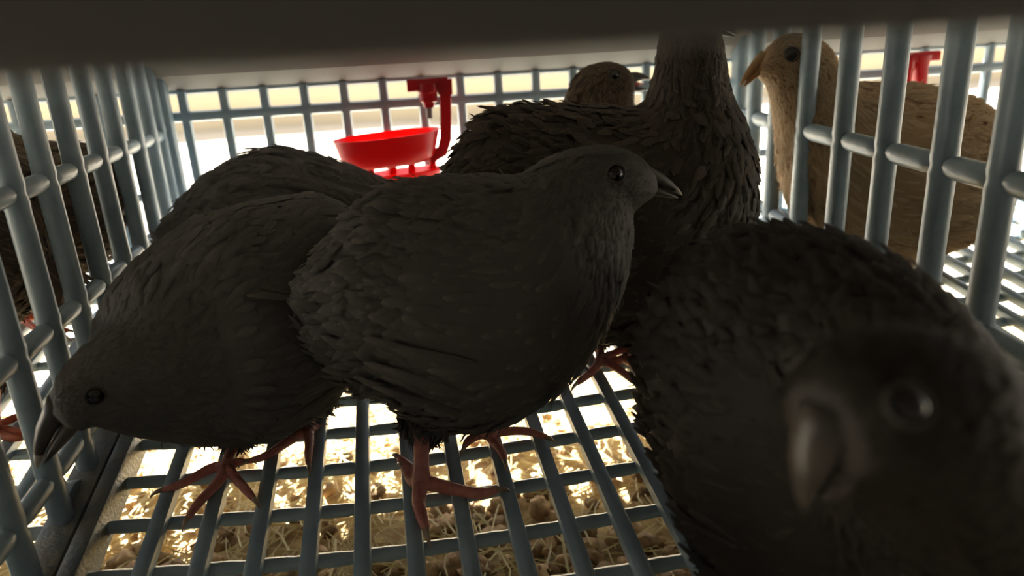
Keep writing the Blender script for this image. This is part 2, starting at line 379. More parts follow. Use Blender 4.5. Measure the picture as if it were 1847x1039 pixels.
def lump_mesh(seed, mat, curl=False):
    r = random.Random(seed); m = MB()
    if curl:
        path = []; 
        for i in range(9): t = -2.2+i*.56; path.append((.0042*math.cos(t), .0065*math.sin(t), .003+.0004*math.sin(i)))
        m.sweep(path, ellsec(.0024,.0026,8), [.55,.9,1,1.08,1,1.05,1,.9,.55])
    else:
        nlat, nlon = 7, 10; ph = [r.uniform(0,6.28) for _ in range(6)]; a = (r.uniform(.8,1.3), r.uniform(.8,1.2), r.uniform(.65,.95))
        for i in range(nlat+1):
            for j in range(nlon):
                th = math.pi*i/nlat; p = 2*math.pi*j/nlon
                d = np.array([math.sin(th)*math.cos(p), math.sin(th)*math.sin(p), math.cos(th)])
                k = 1+.16*math.sin(3*d[0]*2+ph[0])*math.sin(4*d[1]+ph[1])+.13*math.sin(6*d[2]+ph[2]+3*d[0])+.1*math.sin(9*d[1]+ph[3])
                m.v.append(tuple(d*k*np.array(a)*.005))
        for i in range(nlat):
            for j in range(nlon): m.f.append((i*nlon+j,i*nlon+(j+1)%nlon,(i+1)*nlon+(j+1)%nlon,(i+1)*nlon+j))
    me = m.mesh('dropping'); me.materials.append(mat); return me
lumps = [lump_mesh(s, DROPM[s % 2]) for s in range(8)]
def tray_at(u, v, z=.015): r = RW @ pixray(u, v); p = r*((z-CZ)/r[2]); return p[0], p[1]
spots = []
r2 = random.Random(11)
while len(spots) < 290:
    u, v = r2.uniform(150,1330), 1060-420*(r2.random()**1.7)
    x, y = tray_at(u, v)
    if y > .47 or x > .2 or x < -.2: continue
    spots.append((x, y))
for i, (x, y) in enumerate(spots):
    o = bpy.data.objects.new('dropping', lumps[r2.randrange(8)]); COL.objects.link(o); s = r2.uniform(.45,1.15)*(.85 if y > .34 else 1.15)
    o.location = (x,y,bed_z(x,y)+.0035*s+.002); o.rotation_euler = (r2.uniform(-.4,.4), r2.uniform(-.4,.4), r2.uniform(0,6.28)); o.scale = (s,s,s)
    tag(o, 'dry brown dropping lump lying among straw under the cage floor', 'dropping', 'dry droppings in the tray')
pale = lump_mesh(31, DROPM[2]); x, y = tray_at(860,935)
o = bpy.data.objects.new('dropping', pale); COL.objects.link(o); o.location = (x,y,bed_z(x,y)+.007); o.scale = (1.0,.8,.9)
tag(o, 'smooth pale grey dropping seen just below the front foot of the middle quail', 'dropping')
curl = lump_mesh(5, DROPM[1], True); x, y = tray_at(975,990)
o = bpy.data.objects.new('dropping', curl); COL.objects.link(o); o.location = (x,y,bed_z(x,y)+.006); o.rotation_euler = (.3,0,.3); o.scale = (1.1,1.1,1.1)
tag(o, 'curled horseshoe-shaped brown dropping near the bottom of the photo', 'dropping')

# ------------------------------------------------------------------ drinkers
def drinker(label, cu, cv, Y, with_cup=True):
    base = at(cu, cv, Y); t = thing('cup_drinker', label, 'drinker', tuple(base)); k = Y/.44
    return t, base
Yd = .435
def P(u, v, dy=0): return at(u, v, Yd+dy)
t = thing('cup_drinker', 'red hanging cup drinker with nipple, centre of the back grille', 'drinker', tuple(P(700,290)))
c0 = P(699,262); m = MB()           # oval cup: outer wall down, inner wall back up
prof = [(0.004,-.0112),(.0240,-.0108),(.0268,-.0085),(.0287,-.003),(.0308,.0052),(.0315,.0062),(.0305,.0062),(.0290,.0045),(.0272,-.002),(.0250,-.0070),(0.004,-.0076)]
n = 28; tilt = -.035
for (r, z) in prof:
    for j in range(n):
        a = 2*math.pi*j/n; cx = math.copysign(abs(math.cos(a))**.75, math.cos(a)); x_ = r*cx; m.v.append((c0[0]+x_, c0[1]+r*.72*math.sin(a), c0[2]+z+.05*x_))
for i in range(len(prof)-1):
    for j in range(n): m.f.append((i*n+j,i*n+(j+1)%n,(i+1)*n+(j+1)%n,(i+1)*n+j))
m.f.append(tuple(range(n-1,-1,-1))); m.f.append(tuple((len(prof)-1)*n+j for j in range(n)))
m.build('cup', REDM, t)
m = MB(); p0, p1, p2, p3 = P(803,160), P(804,250), P(798,272), P(775,285)
m.sweep([p0,P(804,205),p1,p2,p3], rsec(.0034,.0034,.0012), up=(0,1,0)); m.sweep([P(802,142),P(803,170)], rsec(.0042,.0042,.001), up=(0,1,0)); m.build('arm', REDD, t)
m = MB(); m.sweep([P(734,155),P(808,150)], rsec(.004,.0034,.001)); m.build('bracket', REDD, t)
m = MB(); a_, b_ = P(771,150), P(774,194); m.sweep([a_+(b_-a_)*u for u in (0,.35,.4,.75,.8,1)], ellsec(.0058,.0058,12), [1.05,1.05,.92,.86,.62,.5], up=(0,1,0)); nip = m.build('nipple', REDD, t)
m = MB(); m.sweep([P(774,190),P(775,213)], ellsec(.0019,.0019,8), up=(0,1,0)); m.build('pin', STEEL, nip)
m = MB(); q0 = P(738,313)           # lower catch dish under the cup with three short studs
for (r, z) in ((.003,-.006),(.020,-.0055),(.0245,.001),(.0235,.0018),(.003,.0)):
    for j in range(n):
        a = 2*math.pi*j/n; m.v.append((q0[0]+r*math.cos(a)-.004, q0[1]+r*.6*math.sin(a), q0[2]+z+.05*r*math.cos(a)))
for i in range(4):
    for j in range(n): m.f.append((i*n+j,i*n+(j+1)%n,(i+1)*n+(j+1)%n,(i+1)*n+j))
m.f.append(tuple(range(n-1,-1,-1))); m.f.append(tuple(4*n+j for j in range(n))); m.build('catch_dish', REDM, t)
for u, v in ((668,298),(708,298),(742,296),(780,290)):
    m = MB(); m.sweep([P(u,v-6),P(u+1,v+16)], ellsec(.0022,.0022,8), up=(0,1,0)); m.build('stud', REDM, t)
t = thing('cup_drinker', 'red drinker nipple and bracket above the tan quail in the right pen', 'drinker', tuple(P(1660,140)))
m = MB(); m.sweep([P(1640,104),P(1690,100)], rsec(.0035,.003,.001)); m.build('bracket', REDD, t)
m = MB(); m.sweep([P(1662,100),P(1660,120),P(1658,160),P(1655,230)], rsec(.0036,.0036,.001), [1.25,1.0,.9,.9], up=(0,1,0)); m.build('arm', REDD, t)
m = MB(); a_, b_ = P(1640,100), P(1637,150); m.sweep([a_+(b_-a_)*u for u in (0,.5,.6,1)], ellsec(.0036,.0036,10), [1,1,.7,.6], up=(0,1,0)); m.build('nipple', REDD, t)

# ------------------------------------------------------------------ quails
NR, NS = 44, 26; root_mat = {}
def body_grid(st):
    """st rows: (top u, top v, bottom u, bottom v, Y, half width) from tail to beak base"""
    rows = []
    for (tu, tv, bu, bv, Y, hw) in st: rows.append(np.concatenate([at(tu,tv,Y), at(bu,bv,Y), [hw]]))
    R = crom(rows, NR); R[:,6] = np.maximum(R[:,6], .002)
    T, B, W = R[:,:3], R[:,3:6], R[:,6]; Cn = (T+B)/2; U = (T-B)/2
    tan = np.gradient(Cn, axis=0); lat = np.cross(tan, U); lat /= np.linalg.norm(lat, axis=1)[:,None]
    th = np.linspace(0, 2*np.pi, NS, endpoint=False); cs, sn = np.cos(th), np.sin(th)
    G = Cn[:,None,:]+U[:,None,:]*cs[None,:,None]+lat[:,None,:]*(W[:,None]*np.sign(sn)[None,:]*np.abs(sn)[None,:]**.9)[:,:,None]
    return G, Cn, U, lat
def grid_normals(G):
    ds = np.gradient(G, axis=0); dt = np.roll(G,-1,1)-np.roll(G,1,1)
    n = np.cross(dt, ds); n /= np.linalg.norm(n, axis=2)[:,:,None]+1e-12
    c = G.mean(axis=1)[:,None,:]
    if np.sum((G-c)*n) < 0: n = -n
    return n, ds
def make_feathers(G, count, Lf, lift, wid, smin=0, smax=1, thlim=None, jitter=.35, seed=0, offs=.0):
    """leaf-shaped feathers lying on the body, pointing to the tail; returns V, F, attrs"""
    r = np.random.default_rng(seed); nrml, ds = grid_normals(G); nr, ns, _ = G.shape
    area = np.linalg.norm(np.cross(G[1:,:]-G[:-1,:], np.roll(G,-1,1)[:-1]-G[:-1]), axis=2)
    S = (np.arange(nr-1)+.5)/(nr-1); L0 = Lf(S); w = area/(L0**1.6)[:,None]
    w[(S < smin)|(S > smax)] = 0
    if thlim is not None:
        th = 2*np.pi*(np.arange(ns)+.5)/ns; th = np.where(th > np.pi, 2*np.pi-th, th); w[:, (th < thlim[0])|(th > thlim[1])] = 0
    pk = r.choice(w.size, count, p=(w/w.sum()).ravel()); i, j = np.unravel_index(pk, w.shape)
    a, b = r.random(count), r.random(count); j2 = (j+1) % ns
    def lerp(A): return (A[i,j]*((1-a)*(1-b))[:,None]+A[i+1,j]*(a*(1-b))[:,None]+A[i,j2]*((1-a)*b)[:,None]+A[i+1,j2]*(a*b)[:,None])
    Pp, n_, d_ = lerp(G), lerp(nrml), -lerp(ds)
    n_ /= np.linalg.norm(n_,axis=1)[:,None]; d_ -= n_*np.sum(n_*d_,1)[:,None]; d_ /= np.linalg.norm(d_,axis=1)[:,None]+1e-12
    b_ = np.cross(n_, d_); jt = r.normal(0, jitter, count); d_, b_ = d_*np.cos(jt)[:,None]+b_*np.sin(jt)[:,None], b_*np.cos(jt)[:,None]-d_*np.sin(jt)[:,None]
    s = (i+a)/(nr-1); L = Lf(s)*r.uniform(.7,1.25,count); al = np.abs(lift(s)*r.uniform(.3,1.5,count)); W = L*wid*r.uniform(.8,1.2,count)
    ax = d_*np.cos(al)[:,None]+n_*np.sin(al)[:,None]; Pp = Pp+n_*(offs+.0004*r.random(count))[:,None]
    cur = r.uniform(.02,.12,count)*L; fr = r.random(count)
    def pt(l, x, c): return Pp+ax*(L*l)[:,None]+b_*(W*x)[:,None]+n_*(c*W-cur*l*l)[:,None]
    V = np.stack([pt(0,0,0), pt(.32,-.46,-.02), pt(.32,0,.14), pt(.32,.46,-.02), pt(.75,-.36,-.03), pt(.75,0,.12), pt(.75,.36,-.03), pt(1,0,0)], 1)
    FA = np.tile([0,.3,.3,.3,.72,.72,.72,1], (count,1)); FX = np.tile([0,-1,0,1,-1,0,1,0], (count,1)); FR = np.repeat(fr[:,None], 8, 1)
    tri = np.array([(0,1,2),(0,2,3),(1,4,5),(1,5,2),(2,5,6),(2,6,3),(4,7,5),(5,7,6)])
    F = (tri[None]+8*np.arange(count)[:,None,None]).reshape(-1,3)
    return V.reshape(-1,3), F, {'fa':FA.ravel(), 'fx':FX.ravel(), 'fr':FR.ravel()}
def join(parts):
    V, F, A = [], [], {'fa':[], 'fx':[], 'fr':[]}; b = 0
    for v, f, a in parts:
        V.append(v); F.append(f+b); b += len(v)
        for k in A: A[k].append(a[k])
    return np.vstack(V), np.vstack(F), {k: np.concatenate(v) for k, v in A.items()}
def tube_points(mb, pts, radii, n=8, up=(0,0,1)): mb.sweep(pts, ellsec(1,1,n), radii, up=up)

def leg(root, org, hip, hock, foot, toes, hind, rad=.0026, mat=LEGM):
    """shank from hock to foot, toes along the given points (world)"""
    m = MB(); f = np.array(foot, float); h = np.array(hock, float); p = np.array(hip, float)
    tube_points(m, [p, p+(h-p)*.5, h-(h-p)*.1], [rad*2.2, rad*1.7, rad*1.15], 8, up=(0,1,.1))
    mid = (h+f)/2; tube_points(m, [h-(h-f)*-.0+(p-h)*.08, h, h+(f-h)*.3, mid, h+(f-h)*.8, f, f+(0,0,-.001)], [rad*1.05, rad*1.2, rad*.95, rad*.85, rad*.9, rad*1.15, rad*.5], 8, up=(0,1,.1))
    fm = root_mat[root.name]; gr = []           # feathered thigh tuft over the hock
    pa = h+(f-h)*.10; ax = nrm(p-pa); sx = nrm(np.cross(ax, (0,1,.1))); sy = np.cross(sx, ax)
    for u in np.linspace(0,1,9):
        c_ = pa+(p-pa)*u; rr_ = rad*(1.25+2.3*u**.8); gr.append([c_+sx*rr_*math.cos(t)+sy*rr_*.8*math.sin(t) for t in np.linspace(0,2*np.pi,16,endpoint=False)])
    gr = np.array(gr); gv = gr.reshape(-1,3); gf = []
    for i in range(8):
        for j in range(16): k = (j+1) % 16; gf += [(i*16+j,i*16+k,(i+1)*16+k),(i*16+j,(i+1)*16+k,(i+1)*16+j)]
    base = (gv, np.array(gf), {'fa':np.zeros(len(gv)), 'fx':np.ones(len(gv)), 'fr':np.full(len(gv),.4)})
    sd_ = int(abs(f[0])*1e5)
    V, F, A_ = join([base, make_feathers(gr, 320, lambda s: .0065+.003*s, lambda s: .25+.1*s, .36, seed=sd_), make_feathers(gr, 160, lambda s: .0085+.002*s, lambda s: .4+.0*s, .10, seed=sd_+1, jitter=.6)])
    org_ = np.array(root.location); tag(link('thigh', np_mesh('thigh', V-org_, F, fm, A_, True), None, root), kind='stuff')
    claws = []
    for pts in list(toes)+[hind]:
        pts = [np.array(q, float) for q in pts]; c = crom([f+(pts[0]-f)*.1]+pts, 9)
        rr = [rad*k for k in (.95,.85,.78,.74,.68,.66,.60,.52,.40)]; tube_points(m, c, rr, 8)
        d = nrm(c[-1]-c[-3]); e = c[-1]; claws.append((e, d, rr[-1]))
    lg = m.build('leg', mat, root, sharp=0)
    for e, d, r in claws:
        c = MB(); L = r*4.6; dn = np.array([0,0,-1.0])
        tube_points(c, [e-d*r*.6, e+d*L*.35+dn*L*.02, e+d*L*.7+dn*L*.16, e+d*L*.92+dn*L*.42], [r*1.02, r*.8, r*.5, r*.12], 7); c.build('claw', CLAWM, lg, sharp=0)
    return lg

def quail(label, st, fmat, bmat, group=None, lift=.14, lf=.009, seed=1, eye=None, eyer=.0032, beak=None, beakmat=BEAKM, tipmat=None,
          wing=True, tail=True, ruffle=None, count=3800, wisps=500, ground=None, mouth=False, wingmat=None, wing_s=(.16,.60), tail_len=.02, fl=1.0):
    G, Cn, U, lat = body_grid(st); org = np.array(ground if ground is not None else (*Cn[NR//2,:2], floor_z(*Cn[NR//2,:2])))
    root = thing('quail', label, 'quail', tuple(org), group); root_mat[root.name] = fmat
    m = MB(); m.v = [tuple(p) for p in G.reshape(-1,3)]
    for i in range(NR-1):
        for j in range(NS): k = (j+1) % NS; m.f.append((i*NS+j, i*NS+k, (i+1)*NS+k, (i+1)*NS+j))
    m.f.append(tuple(range(NS-1,-1,-1))); m.f.append(tuple((NR-1)*NS+j for j in range(NS)))
    bvh = BVHTree.FromPolygons(m.v, m.f)
    body = m.build('body', bmat, root, sharp=0)
    hs = .80                                # head begins here along the spine
    def Lf(s): return np.interp(s, [0,.12,.5,.66,.78,.86,1], [.75,1,1,.72,.42,.30,.20])*lf
    def lft(s):
        b = np.interp(s, [0,.15,.6,.8,1], [1.2,1,1,.85,.6])*lift
        if ruffle: b = b*np.interp(s, ruffle[0], ruffle[1])
        return b
    parts = [make_feathers(G, count, Lf, lft, .46, 0, .975, seed=seed)]
    parts.append(make_feathers(G, count//2, lambda s: Lf(s)*.8, lambda s: lft(s)*.6, .42, .62, .985, seed=seed+1))
    if wisps:
        parts.append(make_feathers(G, wisps, lambda s: Lf(s)*.8, lambda s: lft(s)*1.8+.04, .10, .0, .8, seed=seed+2, jitter=.6))
        parts.append(make_feathers(G, wisps, lambda s: Lf(s)*.9, lambda s: lft(s)*0+.38, .10, .04, .62, (2.3,3.15), seed=seed+3, jitter=.7))
    V, F, A = join(parts); o = link('plumage', np_mesh('plumage', V-org, F, fmat, A, True), None, root); tag(o, kind='stuff')
    wm = wingmat or fmat
    if wing:                                # folded wings: a raised patch of coverts and long flight feathers
        for sgn in (1,-1):
            i0, i1 = int(wing_s[0]*NR), int(wing_s[1]*NR); j0, j1 = 3, 10
            idx = [(NS-j) % NS if sgn < 0 else j for j in range(j0, j1+1)]
            nn, ds = grid_normals(G); ni, nj = i1-i0+1, len(idx); off = np.zeros((ni,nj))
            for a in range(ni):
                for b in range(nj):
                    x, y = a/(ni-1), b/(nj-1); off[a,b] = .0032*min(1, 5*x*(1-x))*math.sin(math.pi*y)**.6
            Wg = G[i0:i1+1][:, idx]+nn[i0:i1+1][:, idx]*(off-.0006)[:,:,None]
            V = [Wg.reshape(-1,3)]; F = []
            for a in range(ni-1):
                for b in range(nj-1): q = a*nj+b; F += [(q,q+1,q+nj+1),(q,q+nj+1,q+nj)]
            F = np.array(F); nv = ni*nj; base = (V[0], F, {'fa':np.zeros(nv)+.3, 'fx':np.ones(nv), 'fr':np.full(nv,.3)})
            r = np.random.default_rng(seed+10+sgn); cov = []
            d_all = -ds
            def strip(p, d, n, L, w, fr):
                b = np.cross(n, d); ks = [(0,.3),(.3,.9),(.65,1.0),(.88,.7),(1,.12)]; vs = []; fa = []; fx = []
                for l, k in ks:
                    for x in (-1,0,1): vs.append(p+d*L*l+b*w*k*x+n*(.0008*(1-abs(x))-.10*L*l*l)); fa.append(l); fx.append(x)
                fs = []
                for q in range(4):
                    for x in range(2): c = q*3+x; fs += [(c,c+1,c+4),(c,c+4,c+3)]
                return np.array(vs), np.array(fs), {'fa':np.array(fa), 'fx':np.array(fx,float), 'fr':np.full(15,fr)}
            for a in range(ni-1, -1, -1):   # rows of coverts
                for b in range(nj-1):
                    if r.random() < .12: continue
                    p = (Wg[a,b]+Wg[a,b+1])/2; n_ = nn[i0+a, idx[b]]; d = d_all[i0+a, idx[b]]; d = nrm(d-n_*np.dot(d,n_)+n_*.05*np.linalg.norm(d)); n_ = nrm(n_-d*np.dot(n_,d))
                    p = p+(Wg[a,b+1]-Wg[a,b])*r.uniform(-.5,.5)-nn[i0+a, idx[b]]*.0003; d = nrm(d+np.cross(n_,d)*r.normal(0,.16))
                    cov.append(strip(p, d, n_, lf*r.uniform(.9,1.3), lf*.20, r.random()))
            for q in range(6):              # flight feathers closing over the rump
                bi = max(nj-2-q//2, 0); a = max(int(ni*(.30+.05*(q % 2)+.012*q)), 2)
                p = Wg[a,bi]-nn[i0+a, idx[bi]]*.0006; n_ = nn[i0+a, idx[bi]]; d = d_all[max(i0+a-2,0), idx[bi]]; d = nrm(d-n_*np.dot(d,n_)-U[i0+a]*0.0+n_*.02*np.linalg.norm(d)); n_ = nrm(n_-d*np.dot(n_,d))
                cov.append(strip(p+n_*.001, d, n_, lf*fl*r.uniform(2.6,3.4), lf*.24, r.random()*.5))
            V, F, A = join([base]+cov); link('wing', np_mesh('wing', V-org, F, wm, A, True), None, root)
    if tail:
        cov = []; r = np.random.default_rng(seed+30); base = Cn[2]; d0 = nrm(Cn[0]-Cn[3]); u0 = nrm(U[3]); l0 = nrm(np.cross(d0,u0))
        for q in range(9):
            x = (q-4)/4; d = nrm(d0+l0*x*.45-u0*.12*abs(x)); n_ = nrm(u0-d*np.dot(u0,d)); b = np.cross(n_, d); L = tail_len*r.uniform(.85,1.1); p = base+l0*x*.004+u0*.001*(1-abs(x)); vs = []; fa = []; fx = []
            for l, k in ((0,.4),(.4,.9),(.8,1.0),(1,.3)):
                for y in (-1,0,1): vs.append(p+d*L*l+b*.0032*k*y-n_*(.0006*abs(y)+L*.15*l*l)); fa.append(l); fx.append(y)
            fs = []
            for c_ in range(3):
                for y in range(2): c = c_*3+y; fs += [(c,c+1,c+4),(c,c+4,c+3)]
            cov.append((np.array(vs), np.array(fs), {'fa':np.array(fa), 'fx':np.array(fx,float), 'fr':np.full(12,r.random())}))
        V, F, A = join(cov); link('tail', np_mesh('tail', V-org, F, fmat, A, True), None, root)
    # eyes: near one where the photograph shows it, the far one mirrored across the head
    if eye is not None:
        pts = []
        if len(eye) == 2:
            o_ = Vector((0,0,CZ)); d_ = Vector(RW @ pixray(*eye)).normalized(); hit = bvh.ray_cast(o_, d_)
            if hit[0] is not None: pts.append(np.array(hit[0]))
        if not pts:
            i = int(NR*.90); pts.append(Cn[i]+lat[i]*np.linalg.norm(G[i,NS//4]-Cn[i])+U[i]*.25)
        k = int(np.argmin(np.linalg.norm(Cn-pts[0], axis=1))); l_ = lat[k]; pts.append(pts[0]-2*l_*np.dot(pts[0]-Cn[k], l_))
        for p in pts:
            hit = bvh.find_nearest(Vector(p)); nn_ = np.array(hit[1]); p = np.array(hit[0]); c = MB(); 
            if np.dot(nn_, p-Cn[k]) < 0: nn_ = -nn_
            ctr = p-nn_*eyer*.35; up_ = nrm(U[k]); s_ = nrm(np.cross(up_, nn_)); up_ = np.cross(nn_, s_)
            for a in range(7):
                ph = math.pi/2*a/6*1.25
                for b in range(14): t_ = 2*math.pi*b/14; c.v.append(tuple(ctr+nn_*eyer*math.cos(ph)+(s_*math.cos(t_)+up_*math.sin(t_))*eyer*math.sin(ph)))
            for a in range(6):
                for b in range(14): c.f.append((a*14+b,a*14+(b+1)%14,(a+1)*14+(b+1)%14,(a+1)*14+b))
            e = c.build('eye', EYEM, root, sharp=0)
            rg = MB(); path = [p+nn_*.0004+(s_*math.cos(2*math.pi*b/16)*1.05+up_*math.sin(2*math.pi*b/16)*.95)*eyer*1.06 for b in range(17)]
            rg.sweep(path, ellsec(eyer*.13,eyer*.15,6), up=tuple(nn_), cap=False); rg.build('eye_ring', EYER, e, sharp=0)
    if beak is not None:                    # (base top, tip, base bottom, lower tip, Y base, Y tip, half width)
        bt, tp, bb, lt, Yb, Yt, hw = beak; A_, T_, B_, L_ = at(*bt,Yb), at(*tp,Yt), at(*bb,Yb), at(*lt,Yt); mid = A_*.42+B_*.58; upv = nrm(A_-B_)
        def mandible(name, top0, bot0, tip, mat, bow, par):
            c = MB(); ks = [(-.25,1.0),(0,1),(.35,.80),(.65,.55),(.88,.28),(1,.06)]; path = []; sc = []; h = np.linalg.norm(top0-bot0)/2; ce = (top0+bot0)/2
            for l, k in ks: path.append(ce+(tip-ce)*l+upv*bow*h*(1-(2*min(max(l,0),1)-1)**2)); sc.append((hw*k, h*k))
            c.sweep(path, ellsec(1,1,12), sc, up=tuple(upv)); return c.build(name, mat, par, sharp=0)
        ub = mandible('upper_beak', A_, mid, T_, beakmat, .35, root); lb = mandible('lower_beak', mid, B_, L_, beakmat, .05, root)
        if tipmat is not None:
            c = MB(); e = (A_+mid)/2; q = e+(T_-e)*.80+upv*.22*np.linalg.norm(A_-mid)/2; h = np.linalg.norm(A_-mid)/2
            c.sweep([e+(T_-e)*.78+upv*.18*h, e+(T_-e)*.90+upv*.12*h, T_+(T_-e)*.02], ellsec(1,1,10), [(hw*.44,h*.46),(hw*.28,h*.3),(hw*.07,h*.08)], up=tuple(upv)); x = c.build('beak_tip', tipmat, ub, sharp=0); x['label'] = 'pale tip of the upper beak'
        if mouth:
            c = MB(); c.sweep([mid-(T_-mid)*.15, mid+(T_-mid)*.2, mid+((T_+L_)/2-mid)*.7], ellsec(1,1,10), [(hw*.8,hw*.35),(hw*.7,hw*.35),(hw*.2,hw*.12)], up=tuple(upv)); x = c.build('mouth_lining', MOUTH, root, sharp=0); x['label'] = 'pink lining of the open mouth'
    return root, org
FT = .0045                                   # toes rest this far above the rod centres
def toes(*paths): return [[on_floor(u, v, FT) for u, v in p] for p in paths]

# A: head down on the left, pecking through the bars
A, oA = quail('dark grey quail at the left with its head stretched down to the left bars',
  [(668,430,672,500,.298,.006),(630,385,645,640,.296,.020),(570,354,600,700,.292,.030),(500,362,540,745,.286,.036),(430,378,470,775,.279,.038),(365,405,400,788,.270,.037),
   (300,460,345,794,.260,.033),(255,520,300,794,.250,.027),(225,585,262,789,.242,.021),(178,618,228,783,.235,.0165),(133,655,195,773,.229,.0135),(102,690,166,768,.225,.0105),(86,730,136,778,.2225,.0060)],
  FDARK, HAZEDBODY, lift=.07, lf=.009, seed=11, eye=(172,715), eyer=.0028, beak=((83,730),(67,842),(140,779),(77,838),.222,.2185,.0045), tipmat=BEAKP, tail=False)
f = on_floor(408,842,.006); leg(A, oA, at(440,740,.283), at(425,790,.272), f, toes(((380,845),(330,872),(292,884)),((395,868),(360,905),(338,935)),((425,862),(445,885),(458,900))), toes(((425,835),(440,832)))[0], .0027)
f = on_floor(555,777,.006); leg(A, oA, at(570,700,.300), at(566,740,.294), f, toes(((525,793),(480,822),(448,832)),((540,770),(505,768),(478,768)),((558,800),(556,820),(557,838))), toes(((566,772),(574,768)))[0], .0026)

# B: the sharp one in the middle
B, oB = quail('sharply focused dark quail in the middle, side on, head to the right',
  [(548,500,556,545,.252,.006),(588,452,590,630,.250,.018),(650,380,642,682,.250,.027),(720,337,715,712,.250,.034),(800,324,800,748,.250,.037),(880,320,890,747,.250,.038),(930,319,990,690,.250,.036),
   (955,313,1060,612,.250,.031),(976,299,1115,512,.250,.0235),(1005,283,1134,425,.250,.0175),(1055,268,1136,383,.250,.0142),(1105,266,1152,366,.250,.0125),(1150,283,1170,354,.250,.009),(1176,308,1180,348,.250,.005)],
  FHAZEDE, HAZEDBODY, lift=.12, lf=.0092, seed=21, eye=(1110,313), eyer=.0031, beak=((1170,303),(1229,351),(1176,352),(1223,357),.250,.250,.0040), tipmat=BEAKP, ruffle=([0,.08,.2,.33,.42,1],[1,2.9,2.8,1.4,.9,.9]), count=4600)
f = on_floor(760,868,.007); leg(B, oB, at(770,740,.262), at(760,772,.250), f, toes(((800,878),(860,890),(895,884)),((755,905),(762,935),(768,955)),((745,868),(735,850),(728,842))), toes(((745,850),(720,826)))[0], .0034)
f = on_floor(880,782,.007); leg(B, oB, at(860,730,.272), at(872,757,.266), f, toes(((910,778),(950,778),(985,788)),((890,795),(905,815),(910,830)),((862,785),(845,795),(838,805))), toes(((885,768),(890,764)))[0], .0027)

# C: hunched behind A
C_, oC = quail('greyish hunched quail at the back left, before the back grille beneath the red cup',
  [(281,424,288,442,.362,.004),(314,375,332,470,.364,.018),(368,320,385,540,.368,.028),(430,284,440,585,.372,.036),(490,266,500,600,.376,.038),(550,274,565,595,.380,.037),(610,290,630,570,.383,.032),
   (658,308,690,530,.386,.024),(700,326,735,480,.388,.018),(738,348,765,450,.390,.013),(772,382,785,425,.392,.006)], FDARK, HAZEDBODY, lift=.10, lf=.009, seed=31, eye=(730,375), wing=True, tail=False, count=2600, beak=((775,385),(800,420),(787,425),(798,428),.392,.392,.004))
for u, v in ((470,640),(530,630)):
    f = at(u, 655, .375); f[2] = floor_z(f[0], f[1])+.006; leg(C_, oC, f+(0,.004,.05), f+(0.004,0,.024), f, [[f+np.array(q) for q in p] for p in (((.01,.0,-.001),(.022,0,-.002)),((.008,-.008,-.001),(.017,-.016,-.002)),((.008,.008,-.001),(.017,.015,-.002)))], [f+np.array((-.006,0,-.001)), f+np.array((-.011,0,-.002))], .0026)

# D: tall one with ruffled back behind B
D, oD = quail('tall ruffled dark quail behind the middle quail, head up under the front rail',
  [(795,335,800,365,.318,.006),(832,262,855,450,.318,.022),(888,203,930,540,.319,.033),(970,191,1000,585,.320,.040),(1060,194,1080,604,.320,.042),(1120,195,1180,592,.320,.042),(1150,193,1268,515,.320,.040),
   (1162,189,1335,415,.320,.036),(1176,178,1347,305,.320,.031),(1182,158,1330,222,.320,.0245),(1187,130,1308,165,.320,.0200),(1192,95,1300,105,.320,.0175),(1196,60,1290,55,.320,.0160),(1200,22,1275,18,.320,.013),(1222,5,1250,3,.320,.005)],
  FDRUF, BROWNBODY, lift=.17, lf=.0092, seed=41, eye=(1255,45), beak=((1284,30),(1330,62),(1288,62),(1326,66),.320,.320,.004), ruffle=([0,.1,.3,.4,1],[1.8,1.8,1.5,1,1]), count=4600, wing_s=(.10,.42), tail_len=.014)
f = on_floor(1085,648,.006); leg(D, oD, at(1075,580,.328), at(1076,612,.324), f, toes(((1070,668),(1050,684),(1040,692)),((1110,662),(1140,684),(1160,698)),((1100,640),(1120,632),(1135,630))), toes(((1082,636),(1078,630)))[0], .0026)
f = on_floor(1148,655,.006); leg(D, oD, at(1140,575,.330), at(1132,605,.334), f, toes(((1125,648),(1105,652),(1095,655)),((1160,668),(1170,680),(1180,690)),((1165,650),(1180,650),(1195,652))), toes(((1145,640),(1142,634)))[0], .0030)

# E: small head peeping over D with an open beak
Eq, oE = quail('brownish quail peeping over the ruffled quail with its beak open',
  [(925,270,925,330,.398,.010),(948,232,960,420,.400,.026),(985,212,1010,440,.402,.031),(1016,190,1070,430,.402,.031),(1029,165,1115,360,.402,.026),(1040,140,1138,255,.402,.0185),(1060,122,1142,203,.402,.0145),(1090,113,1140,184,.402,.0125),(1118,117,1140,174,.402,.0102),(1138,131,1142,164,.402,.006)],
  FBROWN, BROWNBODY, lift=.10, lf=.0085, seed=51, eye=(1108,136), eyer=.0030, beak=((1136,130),(1173,143),(1134,168),(1168,162),.402,.402,.004), mouth=True, wing=False, tail=False, count=2600, wisps=200)

